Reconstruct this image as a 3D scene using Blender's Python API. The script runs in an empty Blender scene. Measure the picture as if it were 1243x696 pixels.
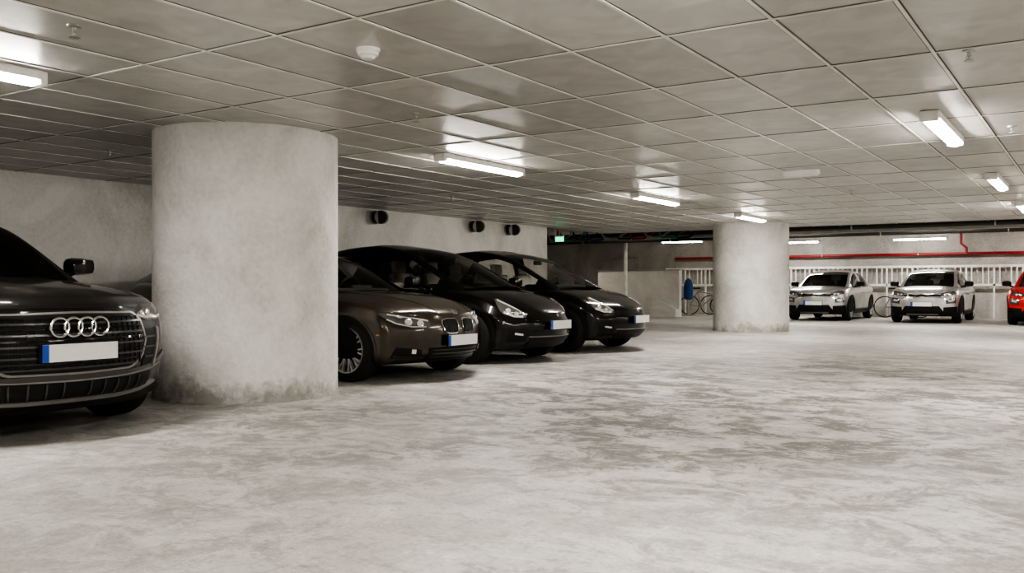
import bpy, bmesh, math, random
from mathutils import Vector, Matrix
from mathutils.bvhtree import BVHTree
random.seed(4)
S = bpy.context.scene
COL = S.collection
H = 2.40
try:
    S.view_settings.view_transform = 'AgX'
    S.view_settings.look = 'AgX - High Contrast'
    S.view_settings.exposure = 0.68
except Exception as e:
    print('view', e)

# ------------------------------------------------------------------ materials
def base_mat(name):
    m = bpy.data.materials.new(name); m.use_nodes = True
    nt = m.node_tree
    return m, nt, nt.nodes['Principled BSDF']

def mat(name, c, rough=.5, metal=0., coat=0., emis=None, es=0., var=.12, vscale=6., spec=.5):
    m, nt, p = base_mat(name)
    N, L = nt.nodes, nt.links
    tc = N.new('ShaderNodeTexCoord'); no = N.new('ShaderNodeTexNoise')
    no.inputs['Scale'].default_value = vscale; no.inputs['Detail'].default_value = 4
    L.new(tc.outputs['Object'], no.inputs['Vector'])
    r = N.new('ShaderNodeValToRGB')
    r.color_ramp.elements[0].position = .3; r.color_ramp.elements[1].position = .7
    r.color_ramp.elements[0].color = (*[x*(1-var) for x in c], 1)
    r.color_ramp.elements[1].color = (*[min(1, x*(1+var)) for x in c], 1)
    L.new(no.outputs['Fac'], r.inputs['Fac']); L.new(r.outputs['Color'], p.inputs['Base Color'])
    p.inputs['Roughness'].default_value = rough; p.inputs['Metallic'].default_value = metal
    p.inputs['Coat Weight'].default_value = coat; p.inputs['Coat Roughness'].default_value = .03
    p.inputs['Specular IOR Level'].default_value = spec
    if emis:
        p.inputs['Emission Color'].default_value = (*emis, 1); p.inputs['Emission Strength'].default_value = es
    return m

def dusty(name, c, dust, amt=.5, rough=.3):
    m, nt, p = base_mat(name); N, L = nt.nodes, nt.links
    tc = N.new('ShaderNodeTexCoord')
    n1 = N.new('ShaderNodeTexNoise'); n1.inputs['Scale'].default_value = 90; n1.inputs['Detail'].default_value = 6; n1.inputs['Roughness'].default_value = .8
    n2 = N.new('ShaderNodeTexNoise'); n2.inputs['Scale'].default_value = 3; n2.inputs['Detail'].default_value = 5
    L.new(tc.outputs['Object'], n1.inputs['Vector']); L.new(tc.outputs['Object'], n2.inputs['Vector'])
    mu = N.new('ShaderNodeMath'); mu.operation = 'MULTIPLY'
    L.new(n1.outputs['Fac'], mu.inputs[0]); L.new(n2.outputs['Fac'], mu.inputs[1])
    r = N.new('ShaderNodeValToRGB'); r.color_ramp.elements[0].position = .26; r.color_ramp.elements[1].position = .40
    r.color_ramp.elements[0].color = (0, 0, 0, 1); r.color_ramp.elements[1].color = (amt, amt, amt, 1)
    L.new(mu.outputs[0], r.inputs['Fac'])
    mx = N.new('ShaderNodeMixRGB'); mx.inputs[1].default_value = (*c, 1); mx.inputs[2].default_value = (*dust, 1)
    L.new(r.outputs['Color'], mx.inputs[0]); L.new(mx.outputs[0], p.inputs['Base Color'])
    p.inputs['Roughness'].default_value = rough; p.inputs['Specular IOR Level'].default_value = .15
    p.inputs['Coat Weight'].default_value = .7; p.inputs['Coat Roughness'].default_value = .08
    return m

def glass_mat(name, tint=.35):
    m = bpy.data.materials.new(name); m.use_nodes = True
    nt = m.node_tree; N, L = nt.nodes, nt.links; N.clear()
    o = N.new('ShaderNodeOutputMaterial'); t = N.new('ShaderNodeBsdfTransparent'); g = N.new('ShaderNodeBsdfGlossy')
    t.inputs[0].default_value = (tint, tint, tint*.96, 1); g.inputs['Roughness'].default_value = .02
    f = N.new('ShaderNodeFresnel'); f.inputs[0].default_value = 1.45
    x = N.new('ShaderNodeMixShader'); L.new(f.outputs[0], x.inputs[0]); L.new(t.outputs[0], x.inputs[1]); L.new(g.outputs[0], x.inputs[2])
    L.new(x.outputs[0], o.inputs[0]); return m

def concrete(name, light, dark, scale=1.2, rough=.75, bump=.15, basedark=0):
    m, nt, p = base_mat(name); N, L = nt.nodes, nt.links
    tc = N.new('ShaderNodeTexCoord')
    n1 = N.new('ShaderNodeTexNoise'); n1.inputs['Scale'].default_value = scale; n1.inputs['Detail'].default_value = 10; n1.inputs['Roughness'].default_value = .62; n1.inputs['Distortion'].default_value = .6
    L.new(tc.outputs['Object'], n1.inputs['Vector'])
    r = N.new('ShaderNodeValToRGB'); r.color_ramp.elements[0].position = .33; r.color_ramp.elements[1].position = .62
    r.color_ramp.elements[0].color = (*dark, 1); r.color_ramp.elements[1].color = (*light, 1)
    L.new(n1.outputs['Fac'], r.inputs['Fac'])
    out = r.outputs['Color']
    n2 = N.new('ShaderNodeTexNoise'); n2.inputs['Scale'].default_value = 22; n2.inputs['Detail'].default_value = 8
    L.new(tc.outputs['Object'], n2.inputs['Vector'])
    mx = N.new('ShaderNodeMixRGB'); mx.blend_type = 'OVERLAY'; mx.inputs[0].default_value = .35
    L.new(out, mx.inputs[1]); L.new(n2.outputs['Fac'], mx.inputs[2]); out = mx.outputs[0]
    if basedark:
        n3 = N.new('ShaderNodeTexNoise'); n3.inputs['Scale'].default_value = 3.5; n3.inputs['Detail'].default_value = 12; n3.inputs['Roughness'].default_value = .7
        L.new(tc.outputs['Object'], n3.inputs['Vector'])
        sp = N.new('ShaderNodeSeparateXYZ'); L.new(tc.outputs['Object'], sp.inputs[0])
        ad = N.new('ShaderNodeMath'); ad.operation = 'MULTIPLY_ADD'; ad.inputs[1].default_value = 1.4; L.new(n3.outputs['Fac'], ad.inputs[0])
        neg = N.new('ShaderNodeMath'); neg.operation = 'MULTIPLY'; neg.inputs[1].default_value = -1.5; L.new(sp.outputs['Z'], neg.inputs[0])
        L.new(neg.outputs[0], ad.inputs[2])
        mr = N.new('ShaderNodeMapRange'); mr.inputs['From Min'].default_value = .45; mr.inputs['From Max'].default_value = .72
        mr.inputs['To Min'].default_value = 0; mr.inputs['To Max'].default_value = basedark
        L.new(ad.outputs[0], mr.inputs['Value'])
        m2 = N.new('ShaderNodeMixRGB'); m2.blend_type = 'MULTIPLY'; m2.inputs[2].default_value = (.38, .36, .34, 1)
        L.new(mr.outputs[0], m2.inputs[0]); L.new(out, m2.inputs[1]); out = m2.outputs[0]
    L.new(out, p.inputs['Base Color'])
    b = N.new('ShaderNodeBump'); b.inputs['Strength'].default_value = bump; b.inputs['Distance'].default_value = .02
    L.new(n2.outputs['Fac'], b.inputs['Height']); L.new(b.outputs[0], p.inputs['Normal'])
    p.inputs['Roughness'].default_value = rough
    return m

def floor_mat():
    m, nt, p = base_mat('worn_concrete_floor'); N, L = nt.nodes, nt.links
    tc = N.new('ShaderNodeTexCoord')
    def noise(sc, det, ro, di, mp=None):
        n = N.new('ShaderNodeTexNoise'); n.inputs['Scale'].default_value = sc; n.inputs['Detail'].default_value = det
        n.inputs['Roughness'].default_value = ro; n.inputs['Distortion'].default_value = di
        if mp:
            mm = N.new('ShaderNodeMapping'); mm.inputs['Scale'].default_value = mp[0]; mm.inputs['Rotation'].default_value = (0, 0, mp[1])
            L.new(tc.outputs['Object'], mm.inputs[0]); L.new(mm.outputs[0], n.inputs['Vector'])
        else: L.new(tc.outputs['Object'], n.inputs['Vector'])
        return n.outputs['Fac']
    def ramp(src, a, b, ca=0., cb=1.):
        r = N.new('ShaderNodeMapRange'); r.inputs['From Min'].default_value = a; r.inputs['From Max'].default_value = b
        r.inputs['To Min'].default_value = ca; r.inputs['To Max'].default_value = cb; L.new(src, r.inputs['Value']); return r.outputs[0]
    def mul(a, b):
        q = N.new('ShaderNodeMath'); q.operation = 'MULTIPLY'; L.new(a, q.inputs[0]); L.new(b, q.inputs[1]); return q.outputs[0]
    def mx(f, a, b, t='MIX'):
        q = N.new('ShaderNodeMixRGB'); q.blend_type = t; L.new(f, q.inputs[0]) if not isinstance(f, float) else None
        if isinstance(f, float): q.inputs[0].default_value = f
        for i, v in ((1, a), (2, b)):
            if isinstance(v, tuple): q.inputs[i].default_value = (*v, 1)
            else: L.new(v, q.inputs[i])
        return q.outputs[0]
    big = noise(.45, 4, .6, .2)
    flake = noise(2.8, 15, .78, .5, ((.75, 1, 1), .6))
    flake2 = noise(9., 12, .72, .2)
    mid = noise(.8, 8, .65, .2)
    fine = noise(45, 10, .8, 0)
    scr = noise(3.0, 12, .75, .3, ((3.0, .5, 1), .6))
    # traffic wear: strongest where cars turn in the aisle
    ds = N.new('ShaderNodeVectorMath'); ds.operation = 'DISTANCE'; ds.inputs[1].default_value = (-2.2, 8.2, 0); L.new(tc.outputs['Object'], ds.inputs[0])
    wear = ramp(ds.outputs['Value'], 2.5, 6.8, 1., .28)
    c = mx(ramp(mid, .35, .65), (.43, .412, .385), (.58, .562, .533))
    fl = mul(mul(ramp(flake, .47, .53), ramp(big, .38, .52, .35, 1.)), wear)
    c = mx(ramp(flake, .34, .43, .7, 0), c, (.74, .722, .69))
    c = mx(mul(fl, ramp(flake2, .36, .50, .35, 1.0)), c, (.155, .142, .125))
    c = mx(mul(ramp(flake2, .53, .62, 0, .55), ramp(wear, .2, 1., .6, 1.)), c, (.22, .208, .19))
    c = mx(ramp(scr, .56, .66, 0, .35), c, (.22, .21, .192))
    c = mx(ramp(scr, .33, .42, .4, 0), c, (.70, .682, .652))
    c = mx(.7, c, fine, 'OVERLAY')
    L.new(c, p.inputs['Base Color'])
    r = N.new('ShaderNodeMapRange'); r.inputs['To Min'].default_value = .42; r.inputs['To Max'].default_value = .7
    L.new(flake, r.inputs['Value']); L.new(r.outputs[0], p.inputs['Roughness'])
    b = N.new('ShaderNodeBump'); b.inputs['Strength'].default_value = .35; b.inputs['Distance'].default_value = .01
    L.new(mx(.5, flake, fine), b.inputs['Height']); L.new(b.outputs[0], p.inputs['Normal'])
    return m

def tile_mat(x0, y0):
    m, nt, p = base_mat('ceiling_tile'); N, L = nt.nodes, nt.links
    tc = N.new('ShaderNodeTexCoord')
    mp = N.new('ShaderNodeMapping'); mp.inputs['Location'].default_value = (-x0/.6, -y0/1.2, 0); mp.inputs['Scale'].default_value = (1/.6, 1/1.2, 0)
    L.new(tc.outputs['Object'], mp.inputs[0])
    fl = N.new('ShaderNodeVectorMath'); fl.operation = 'FLOOR'; L.new(mp.outputs[0], fl.inputs[0])
    wn = N.new('ShaderNodeTexWhiteNoise'); L.new(fl.outputs[0], wn.inputs['Vector'])
    n = N.new('ShaderNodeTexNoise'); n.inputs['Scale'].default_value = 3.5; n.inputs['Detail'].default_value = 8; n.inputs['Distortion'].default_value = 1
    L.new(tc.outputs['Object'], n.inputs['Vector'])
    r = N.new('ShaderNodeMapRange'); r.inputs['To Min'].default_value = .82; r.inputs['To Max'].default_value = 1.08; L.new(wn.outputs['Value'], r.inputs['Value'])
    r2 = N.new('ShaderNodeMapRange'); r2.inputs['From Min'].default_value = .3; r2.inputs['From Max'].default_value = .7; r2.inputs['To Min'].default_value = .80; r2.inputs['To Max'].default_value = 1.06; L.new(n.outputs['Fac'], r2.inputs['Value'])
    mu = N.new('ShaderNodeMath'); mu.operation = 'MULTIPLY'; L.new(r.outputs[0], mu.inputs[0]); L.new(r2.outputs[0], mu.inputs[1])
    cc = N.new('ShaderNodeVectorMath'); cc.operation = 'SCALE'; cc.inputs[0].default_value = (.60, .58, .548); L.new(mu.outputs[0], cc.inputs['Scale'])
    L.new(cc.outputs[0], p.inputs['Base Color'])
    p.inputs['Roughness'].default_value = .34; p.inputs['Specular IOR Level'].default_value = .7
    return m

M = {}
M['floor'] = floor_mat()
M['tile'] = tile_mat(-.855, 5.9)
M['gapshade'] = mat('tile_gap_shade', (.12, .115, .105), .8)  # dark strip colour stands in for shade in the tile grooves
M['tbar'] = mat('tbar', (.76, .74, .70), .4)
M['wall'] = concrete('plastered_concrete_wall', (.80, .78, .745), (.56, .54, .505), .8, .8)
M['bwall'] = concrete('raw_concrete_wall', (.52, .50, .465), (.30, .288, .265), .7, .85)
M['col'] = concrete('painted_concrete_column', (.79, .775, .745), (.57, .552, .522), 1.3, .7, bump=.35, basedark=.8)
M['slab'] = concrete('slab_concrete', (.36, .345, .32), (.21, .20, .183), .8, .9)
M['white'] = mat('white_plastic', (.80, .785, .75), .4)
M['lens'] = mat('lamp_diffuser', (.9, .88, .82), .4, emis=(1.0, .962, .895), es=72)
M['lensdim'] = mat('lamp_diffuser_dim', (.9, .86, .75), .4, emis=(1.0, .92, .78), es=20)
M['black'] = mat('black_plastic', (.010, .010, .010), .5, spec=.25)
M['gloss'] = mat('gloss_black', (.005, .005, .005), .12, coat=.8, spec=.2)
M['rubber'] = mat('tyre_rubber', (.020, .019, .018), .75, spec=.3)
M['chrome'] = mat('chrome', (.75, .74, .72), .12, 1., var=.03)
M['alloy'] = mat('alloy_silver', (.70, .69, .67), .3, .6)
M['dalloy'] = mat('alloy_dark', (.09, .09, .088), .3, .7)
M['disc'] = mat('brake_disc', (.2, .195, .19), .4, .8)
M['plate'] = mat('number_plate_white', (.80, .80, .78), .4, var=.03)
M['blue'] = mat('plate_blue', (.02, .08, .45), .4)
M['hlens'] = mat('headlight_lens', (.72, .71, .69), .12, .4, 1)
M['hdark'] = mat('headlight_dark', (.12, .118, .112), .12, .3, 1)
M['seat'] = mat('seat_leather_light', (.66, .64, .60), .6)
M['dseat'] = mat('seat_dark', (.04, .04, .038), .6)
M['interior'] = mat('cabin_dark', (.02, .019, .018), .8, spec=.1)
M['glass'] = glass_mat('car_glass', .82)
M['dglass'] = glass_mat('car_glass_dark', .25)
M['pBlack'] = mat('paint_black', (.004, .0038, .0035), .3, 0, .85, spec=.15)
M['pBrown'] = mat('paint_dark_bronze', (.060, .049, .037), .28, .6, .85, spec=.3)
M['pAudi'] = dusty('paint_dusty_dark', (.007, .0065, .006), (.13, .115, .10), .55, .4)
M['pSilver'] = mat('paint_silver', (.54, .53, .51), .3, .5, 1)
M['pRed'] = mat('paint_red', (.60, .010, .006), .3, 0, .8)
M['grey'] = mat('satin_grey', (.25, .24, .23), .4, .5)
M['bgrey'] = mat('bumper_grey', (.07, .066, .060), .35, .5, .5)
M['red'] = mat('red_pipe_paint', (.30, .02, .025), .4)
M['dpipe'] = mat('dark_pipe', (.05, .048, .045), .5, .5)
M['steel'] = mat('galvanised_steel', (.45, .44, .42), .4, .7)
M['green'] = mat('exit_sign_green', (.02, .5, .25), .4, emis=(.05, .9, .45), es=1.2)
M['greenp'] = mat('green_cable', (.02, .22, .10), .5)
M['bluec'] = mat('blue_cloth', (.02, .07, .20), .8)
M['amber'] = mat('amber', (.5, .22, .05), .3)

# ------------------------------------------------------------------ mesh helpers
def mk(name, verts, faces, mats, parent=None, mi=None, smooth=False, sharp=None, recalc=True):
    me = bpy.data.meshes.new(name)
    me.from_pydata([tuple(v) for v in verts], [], faces)
    if not isinstance(mats, (list, tuple)): mats = [mats]
    for m in mats: me.materials.append(m)
    if mi is not None: me.polygons.foreach_set('material_index', mi)
    if smooth: me.polygons.foreach_set('use_smooth', [True]*len(me.polygons))
    if recalc:
        bm = bmesh.new(); bm.from_mesh(me); bmesh.ops.recalc_face_normals(bm, faces=bm.faces); bm.to_mesh(me); bm.free()
    if sharp: me.set_sharp_from_angle(angle=math.radians(sharp))
    me.update()
    o = bpy.data.objects.new(name, me); COL.objects.link(o)
    if parent: o.parent = parent
    return o

def empty(name, loc=(0, 0, 0), rz=0):
    e = bpy.data.objects.new(name, None); e.empty_display_size = .2
    e.location = loc; e.rotation_euler = (0, 0, rz); COL.objects.link(e); return e

class G:
    """geometry accumulator"""
    def __init__(s): s.v = []; s.f = []; s.mi = []; s.mats = []
    def m(s, mt):
        if mt not in s.mats: s.mats.append(mt)
        return s.mats.index(mt)
    def add(s, vs, fs, mt):
        b = len(s.v); k = s.m(mt); s.v += [Vector(v) for v in vs]
        for f in fs: s.f.append(tuple(b+i for i in f)); s.mi.append(k)
    def box(s, c, sz, mt, rot=None, bev=0.):
        bm = bmesh.new(); bmesh.ops.create_cube(bm, size=1)
        for v in bm.verts: v.co = Vector((v.co.x*sz[0], v.co.y*sz[1], v.co.z*sz[2]))
        if bev: bmesh.ops.bevel(bm, geom=list(bm.edges), offset=bev, segments=2, profile=.6, affect='EDGES')
        s.bm(bm, mt, Matrix.Translation(c) @ (rot.to_4x4() if rot else Matrix()))
    def bm(s, bm, mt, mx=Matrix()):
        bm.verts.index_update()
        s.add([mx @ v.co for v in bm.verts], [tuple(v.index for v in f.verts) for f in bm.faces], mt); bm.free()
    def lathe(s, prof, mt, seg=32, mx=Matrix(), closed=False):
        vs = []; fs = []; n = len(prof)
        for i in range(seg):
            a = 2*math.pi*i/seg
            for r, h in prof: vs.append(mx @ Vector((r*math.cos(a), r*math.sin(a), h)))
        for i in range(seg):
            j = (i+1) % seg
            for k in range(n-1 if not closed else n):
                k2 = (k+1) % n
                fs.append((i*n+k, j*n+k, j*n+k2, i*n+k2))
        s.add(vs, fs, mt)
    def tube(s, pts, r, mt, seg=10, closed=False):
        pts = [Vector(p) for p in pts]; n = len(pts); vs = []; fs = []
        rr = r if isinstance(r, (list, tuple)) else [r]*n
        for i, p in enumerate(pts):
            if closed: t = pts[(i+1) % n]-pts[i-1]
            else: t = pts[min(i+1, n-1)]-pts[max(i-1, 0)]
            t.normalize(); up = Vector((0, 0, 1)) if abs(t.z) < .95 else Vector((1, 0, 0))
            a = t.cross(up).normalized(); b = t.cross(a).normalized()
            for k in range(seg):
                th = 2*math.pi*k/seg; vs.append(p+rr[i]*(a*math.cos(th)+b*math.sin(th)))
        for i in range(n if closed else n-1):
            j = (i+1) % n
            for k in range(seg):
                k2 = (k+1) % seg; fs.append((i*seg+k, i*seg+k2, j*seg+k2, j*seg+k))
        if not closed:
            fs.append(tuple(range(seg))); fs.append(tuple((n-1)*seg+k for k in range(seg)))
        s.add(vs, fs, mt)
    def obj(s, name, parent=None, smooth=False, sharp=35):
        return mk(name, s.v, s.f, s.mats, parent, s.mi, smooth, sharp if smooth else None)

# ------------------------------------------------------------------ car builder
def resample(pts, n):
    pts = [Vector(p) for p in pts]; L = [0]
    for a, b in zip(pts, pts[1:]): L.append(L[-1]+(b-a).length)
    out = []; k = 0
    for i in range(n):
        t = L[-1]*i/(n-1)
        while k < len(pts)-2 and L[k+1] < t: k += 1
        d = L[k+1]-L[k]; u = 0 if d == 0 else (t-L[k])/d
        out.append(pts[k].lerp(pts[k+1], min(1, max(0, u))))
    return out

LAT = [(0, .92), (.14, .98), (.46, .985), (.80, 1.0), (1.0, .925)]
COLS = [-1, -.84, -.45, 0, .45, .84, 1]

def body_cage(sp):
    st = sp['st']; lv = sp.get('levels', LAT); NI, NJ, NK = len(st), len(COLS), len(lv)
    nose = sp['nose']; tail = sp['tail']; pF, pR = sp['planF'], sp['planR']
    idx = {}; V = []; F = []; MI = []; CR = {}
    wf = {0: 1., 1: .85, 2: .45, 3: .1}
    def vid(i, j, k):
        key = (i, j, k)
        if key in idx: return idx[key]
        d, W, zb, zs, zt = st[i]; b = COLS[j]; fr, ww = lv[k]
        y = b*W*ww; z = zb+fr*(zs-zb)
        if k == NK-1: z = zs+(zt-zs)*(1-abs(b)**2.4)
        x = -d
        x -= wf.get(i, 0)*pF*abs(b)**2.3; x += wf.get(NI-1-i, 0)*pR*abs(b)**2.3
        x += nose[k]*{0: 1., 1: .5}.get(i, 0); x += tail[k]*{0: 1., 1: .5}.get(NI-1-i, 0)
        idx[key] = len(V); V.append((x, y, z)); return idx[key]
    def q(a, m=0): F.append(tuple(vid(*t) for t in a)); MI.append(m)
    c0, c1 = sp['cabin']
    for i in range(NI-1):
        for k in range(NK-1):
            m = 2 if (k == 0 and sp.get('clad')) else 0
            q([(i, 0, k), (i+1, 0, k), (i+1, 0, k+1), (i, 0, k+1)], m)
            q([(i, NJ-1, k), (i, NJ-1, k+1), (i+1, NJ-1, k+1), (i+1, NJ-1, k)], m)
        for j in range(NJ-1):
            q([(i, j, 0), (i, j+1, 0), (i+1, j+1, 0), (i+1, j, 0)], 2)
            m = 1 if (c0 <= i < c1 and 1 <= j <= NJ-3) else 0
            q([(i, j, NK-1), (i+1, j, NK-1), (i+1, j+1, NK-1), (i, j+1, NK-1)], m)
    for j in range(NJ-1):
        for k in range(NK-1):
            m = 2 if (k == 0 and sp.get('clad')) else 0
            q([(0, j, k), (0, j, k+1), (0, j+1, k+1), (0, j+1, k)], m)
            q([(NI-1, j, k), (NI-1, j+1, k), (NI-1, j+1, k+1), (NI-1, j, k+1)], m)
    for j in (0, NJ-1):
        for i in range(1, NI-1):
            for k, v in ((3, .6), (1, .45), (4, .3)):
                CR[frozenset((idx[(i, j, k)], idx[(i+1, j, k)]))] = v
    for j in range(NJ-1):
        for k, v in ((4, .5), (3, .3), (1, .45)):
            CR[frozenset((idx[(0, j, k)], idx[(0, j+1, k)]))] = v
    for i in range(0, 4):   # bonnet power lines
        for j in (2, 4): CR[frozenset((idx[(i, j, NK-1)], idx[(i+1, j, NK-1)]))] = .5
    return V, F, MI, CR

def gh_cage(sp):
    gs = sp['gh']; V = []; F = []; MI = []
    for (d, zc, yb, zb, yr, zr, dx) in gs:
        half = [(yb, zb), (yb+(yr-yb)*.5+.012, zb+(zr-zb)*.5), (yr, zr), (yr-.055, zr+.028*min(1, (zr-zb)/.2)),
                (yr*.55, zr+(zc-zr)*.80), (0, zc)]
        full = half + [(-a, b) for a, b in half[-2::-1]]
        for y, z in full: V.append((-d+dx*(1-(y/yb)**2), y, z))
    n = 11
    for i in range(len(gs)-1):
        for j in range(n-1):
            F.append((i*n+j, i*n+j+1, (i+1)*n+j+1, (i+1)*n+j))
            jj = min(j, n-2-j)
            if jj <= 1: m = 1 if (sp['sideg'][0] <= i < sp['sideg'][1] and i not in sp['bp']) else 0
            elif jj == 2: m = 0
            else: m = 1 if i < sp['roof'][0] else (2 if i < sp['roof'][1] else 1)
            MI.append(m)
    return V, F, MI

def subsurf(name, V, F, MI, mats, lev, crease=None):
    o = mk(name, V, F, mats, None, MI, True)
    if crease:
        at = o.data.attributes.new('crease_edge', 'FLOAT', 'EDGE')
        for e in o.data.edges:
            at.data[e.index].value = crease.get(frozenset(e.vertices), 0.)
    md = o.modifiers.new('s', 'SUBSURF'); md.levels = lev; md.render_levels = lev
    dg = bpy.context.evaluated_depsgraph_get(); dg.update()
    me = bpy.data.meshes.new_from_object(o.evaluated_get(dg)); o.modifiers.clear()
    old = o.data; o.data = me; bpy.data.meshes.remove(old)
    return o

def make_wheel(R, w, rim, style, mt):
    g = G()
    rx = Matrix.Rotation(-math.pi/2, 4, 'X')   # z -> +y
    h = w/2
    g.lathe([(rim, -h), (R-.045, -h), (R-.012, -h+.02), (R, -h+.05), (R, h-.05), (R-.012, h-.02), (R-.045, h), (rim+.01, h+.004), (rim, h-.008)], M['rubber'], 48, rx)
    g.lathe([(rim, h-.008), (rim-.004, h+.002), (rim-.016, h-.004), (rim-.022, h-.05), (rim-.03, -h+.02), (.05, -h+.03)], mt, 48, rx)
    g.lathe([(.17, .03), (.165, .035), (.06, .035), (0.001, .035)], M['disc'], 32, rx)
    g.lathe([(.075, h-.06), (.07, h-.022), (.035, h-.018), (.001, h-.016)], mt, 24, rx)
    n, split, wid = style
    for i in range(n):
        a0 = 2*math.pi*i/n
        for sgn in ((-1, 1) if split else (0,)):
            a1 = a0+sgn*split; p = []
            for (r, a, y, ww) in ((.045, a0+sgn*.12, h-.03, wid*1.2), (rim*.55, (a0+a1)/2, h-.018, wid), (rim-.01, a1, h-.004, wid*.9)):
                c = Vector((r*math.cos(a), 0, r*math.sin(a))); t = Vector((-math.sin(a), 0, math.cos(a)))*ww
                for dy in (0, -.035):
                    p += [c+t+Vector((0, y+dy, 0)), c-t+Vector((0, y+dy, 0))]
            f = []
            for b in (0, 4):
                f += [(b, b+1, b+5, b+4), (b, b+4, b+6, b+2), (b+1, b+3, b+7, b+5), (b+2, b+6, b+7, b+3)]
            g.add(p, f, mt)
    o = g.obj('wheel', None, True, 30)
    me = o.data; bpy.data.objects.remove(o); return me

class Car:
    def __init__(s, name, sp, loc, rz=0):
        s.sp = sp; s.e = empty(name, loc, rz); lev = sp.get('lev', 3)
        paint = sp['paint']
        bc = body_cage(sp)
        b = subsurf('body', bc[0], bc[1], bc[2], [paint, M['interior'], M['black']], lev, bc[3]); b.parent = s.e
        s.bvh = BVHTree.FromPolygons([v.co.copy() for v in b.data.vertices], [tuple(p.vertices) for p in b.data.polygons])
        gh = subsurf('cabin', *gh_cage(sp), [sp.get('railmat', paint), sp.get('glass', M['glass']), sp.get('roofmat', paint)], lev); gh.parent = s.e
        s.gbvh = BVHTree.FromPolygons([v.co.copy() for v in gh.data.vertices], [tuple(p.vertices) for p in gh.data.polygons])
        # wheel arches
        R = sp['R']; Ra = R+.035; W = sp['W']
        axl = [-sp['fo'], -sp['fo']-sp['wb']]; s.axl = axl
        g = G()
        for ax in axl:
            for sy in (-1, 1):
                y0, y1 = sorted((sy*(W-.36), sy*(W+.2)))
                vs = []; n = 56
                for yy in (y0, y1):
                    for k in range(n):
                        a = 2*math.pi*k/n; vs.append((ax+Ra*math.cos(a), yy, R-.0+Ra*math.sin(a)))
                fs = [(k, (k+1) % n, n+(k+1) % n, n+k) for k in range(n)]+[tuple(range(n)), tuple(range(n, 2*n))]
                g.add(vs, fs, M['black'])
        cut = g.obj('cut')
        md = b.modifiers.new('b', 'BOOLEAN'); md.object = cut; md.operation = 'DIFFERENCE'; md.solver = 'EXACT'
        dg = bpy.context.evaluated_depsgraph_get(); dg.update()
        me = bpy.data.meshes.new_from_object(b.evaluated_get(dg)); b.modifiers.clear(); b.data = me
        bpy.data.objects.remove(cut)
        for p in me.polygons:
            c = p.center
            for ax in axl:
                if abs(c.y) < W+.1 and math.hypot(c.x-ax, c.z-R) < Ra+.004 and abs(c.y) > W-.37: p.material_index = 2
        me.set_sharp_from_angle(angle=math.radians(40))
        # wheels
        wm = make_wheel(R, sp.get('ww', .24), sp['rim'], sp['style'], sp['rimmat'])
        k = 1
        for ax in axl:
            for sy in (-1, 1):
                o = bpy.data.objects.new('wheel_%d' % k, wm); k += 1; COL.objects.link(o); o.parent = s.e
                o.location = (ax, sy*(W-.022-sp.get('ww', .24)/2), R); o.rotation_euler = (0, .3*k, 0 if sy > 0 else math.pi)
        s.interior()
    def cast(s, mode, p, q, sd=1, bvh=None):
        bvh = bvh or s.bvh
        if mode == 'c':
            a = math.radians(p); d = Vector((math.cos(a), math.sin(a), 0)); o = Vector((-.9, 0, q))+d*3; r = -d
        elif mode == 'x': o = Vector((2, p, q)); r = Vector((-1, 0, 0))
        elif mode == 'r': o = Vector((-9, p, q)); r = Vector((1, 0, 0))
        elif mode == 'y': o = Vector((p, sd*3, q)); r = Vector((0, -sd, 0))
        else: o = Vector((p, q, 4)); r = Vector((0, 0, -1))
        h = bvh.ray_cast(o, r)
        if h[0] is None:
            n = bvh.find_nearest(o+r*2.2); return n[0], (-r), r
        nn = h[1] if h[1].dot(r) < 0 else -h[1]
        return h[0], nn, r
    def patch(s, name, mt, up, lo, mode='c', n=18, m=6, off=.006, skirt=.02, mirror=True, bvh=None):
        g = G()
        U = resample([(a, b, 0) for a, b in up], n); Lo = resample([(a, b, 0) for a, b in lo], n)
        for sg in ((1, -1) if mirror else (1,)):
            vs = []; sk = []
            for i in range(n):
                for j in range(m):
                    c = U[i].lerp(Lo[i], j/(m-1)); p, q = c.x, c.y
                    if mode in ('c', 'x', 'r'): h, nn, r = s.cast(mode, sg*p, q, bvh=bvh)
                    elif mode == 'y': h, nn, r = s.cast(mode, p, q, sg, bvh)
                    else: h, nn, r = s.cast(mode, p, sg*q, bvh=bvh)
                    vs.append(h+nn*off); sk.append(h-nn*skirt)
            fs = [(i*m+j, (i+1)*m+j, (i+1)*m+j+1, i*m+j+1) for i in range(n-1) for j in range(m-1)]
            g.add(vs, fs, mt)
            loop = [i*m for i in range(n)]+[(n-1)*m+j for j in range(1, m)]+[i*m+m-1 for i in range(n-2, -1, -1)]+[j for j in range(m-2, 0, -1)]
            k = len(loop)
            g.add([vs[i] for i in loop]+[sk[i] for i in loop], [(a, (a+1) % k, k+(a+1) % k, k+a) for a in range(k)], mt)
        return g.obj(name, s.e, True, 40)
    def strip(s, name, mt, path, w, mode='c', n=24, off=.004, mirror=True, skirt=.01, bvh=None, m=2):
        P = resample([(a, b, 0) for a, b in path], n); up = []; lo = []
        sx = 62. if mode == 'c' else 1.   # degrees per metre approx
        for i in range(n):
            t = P[min(i+1, n-1)]-P[max(i-1, 0)]; t.x /= sx; t.normalize()
            nx = Vector((-t.y*sx, t.x, 0))*w/2
            up.append(tuple((P[i]+nx)[:2])); lo.append(tuple((P[i]-nx)[:2]))
        return s.patch(name, mt, up, lo, mode, n, m, off, skirt, mirror, bvh)
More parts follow.
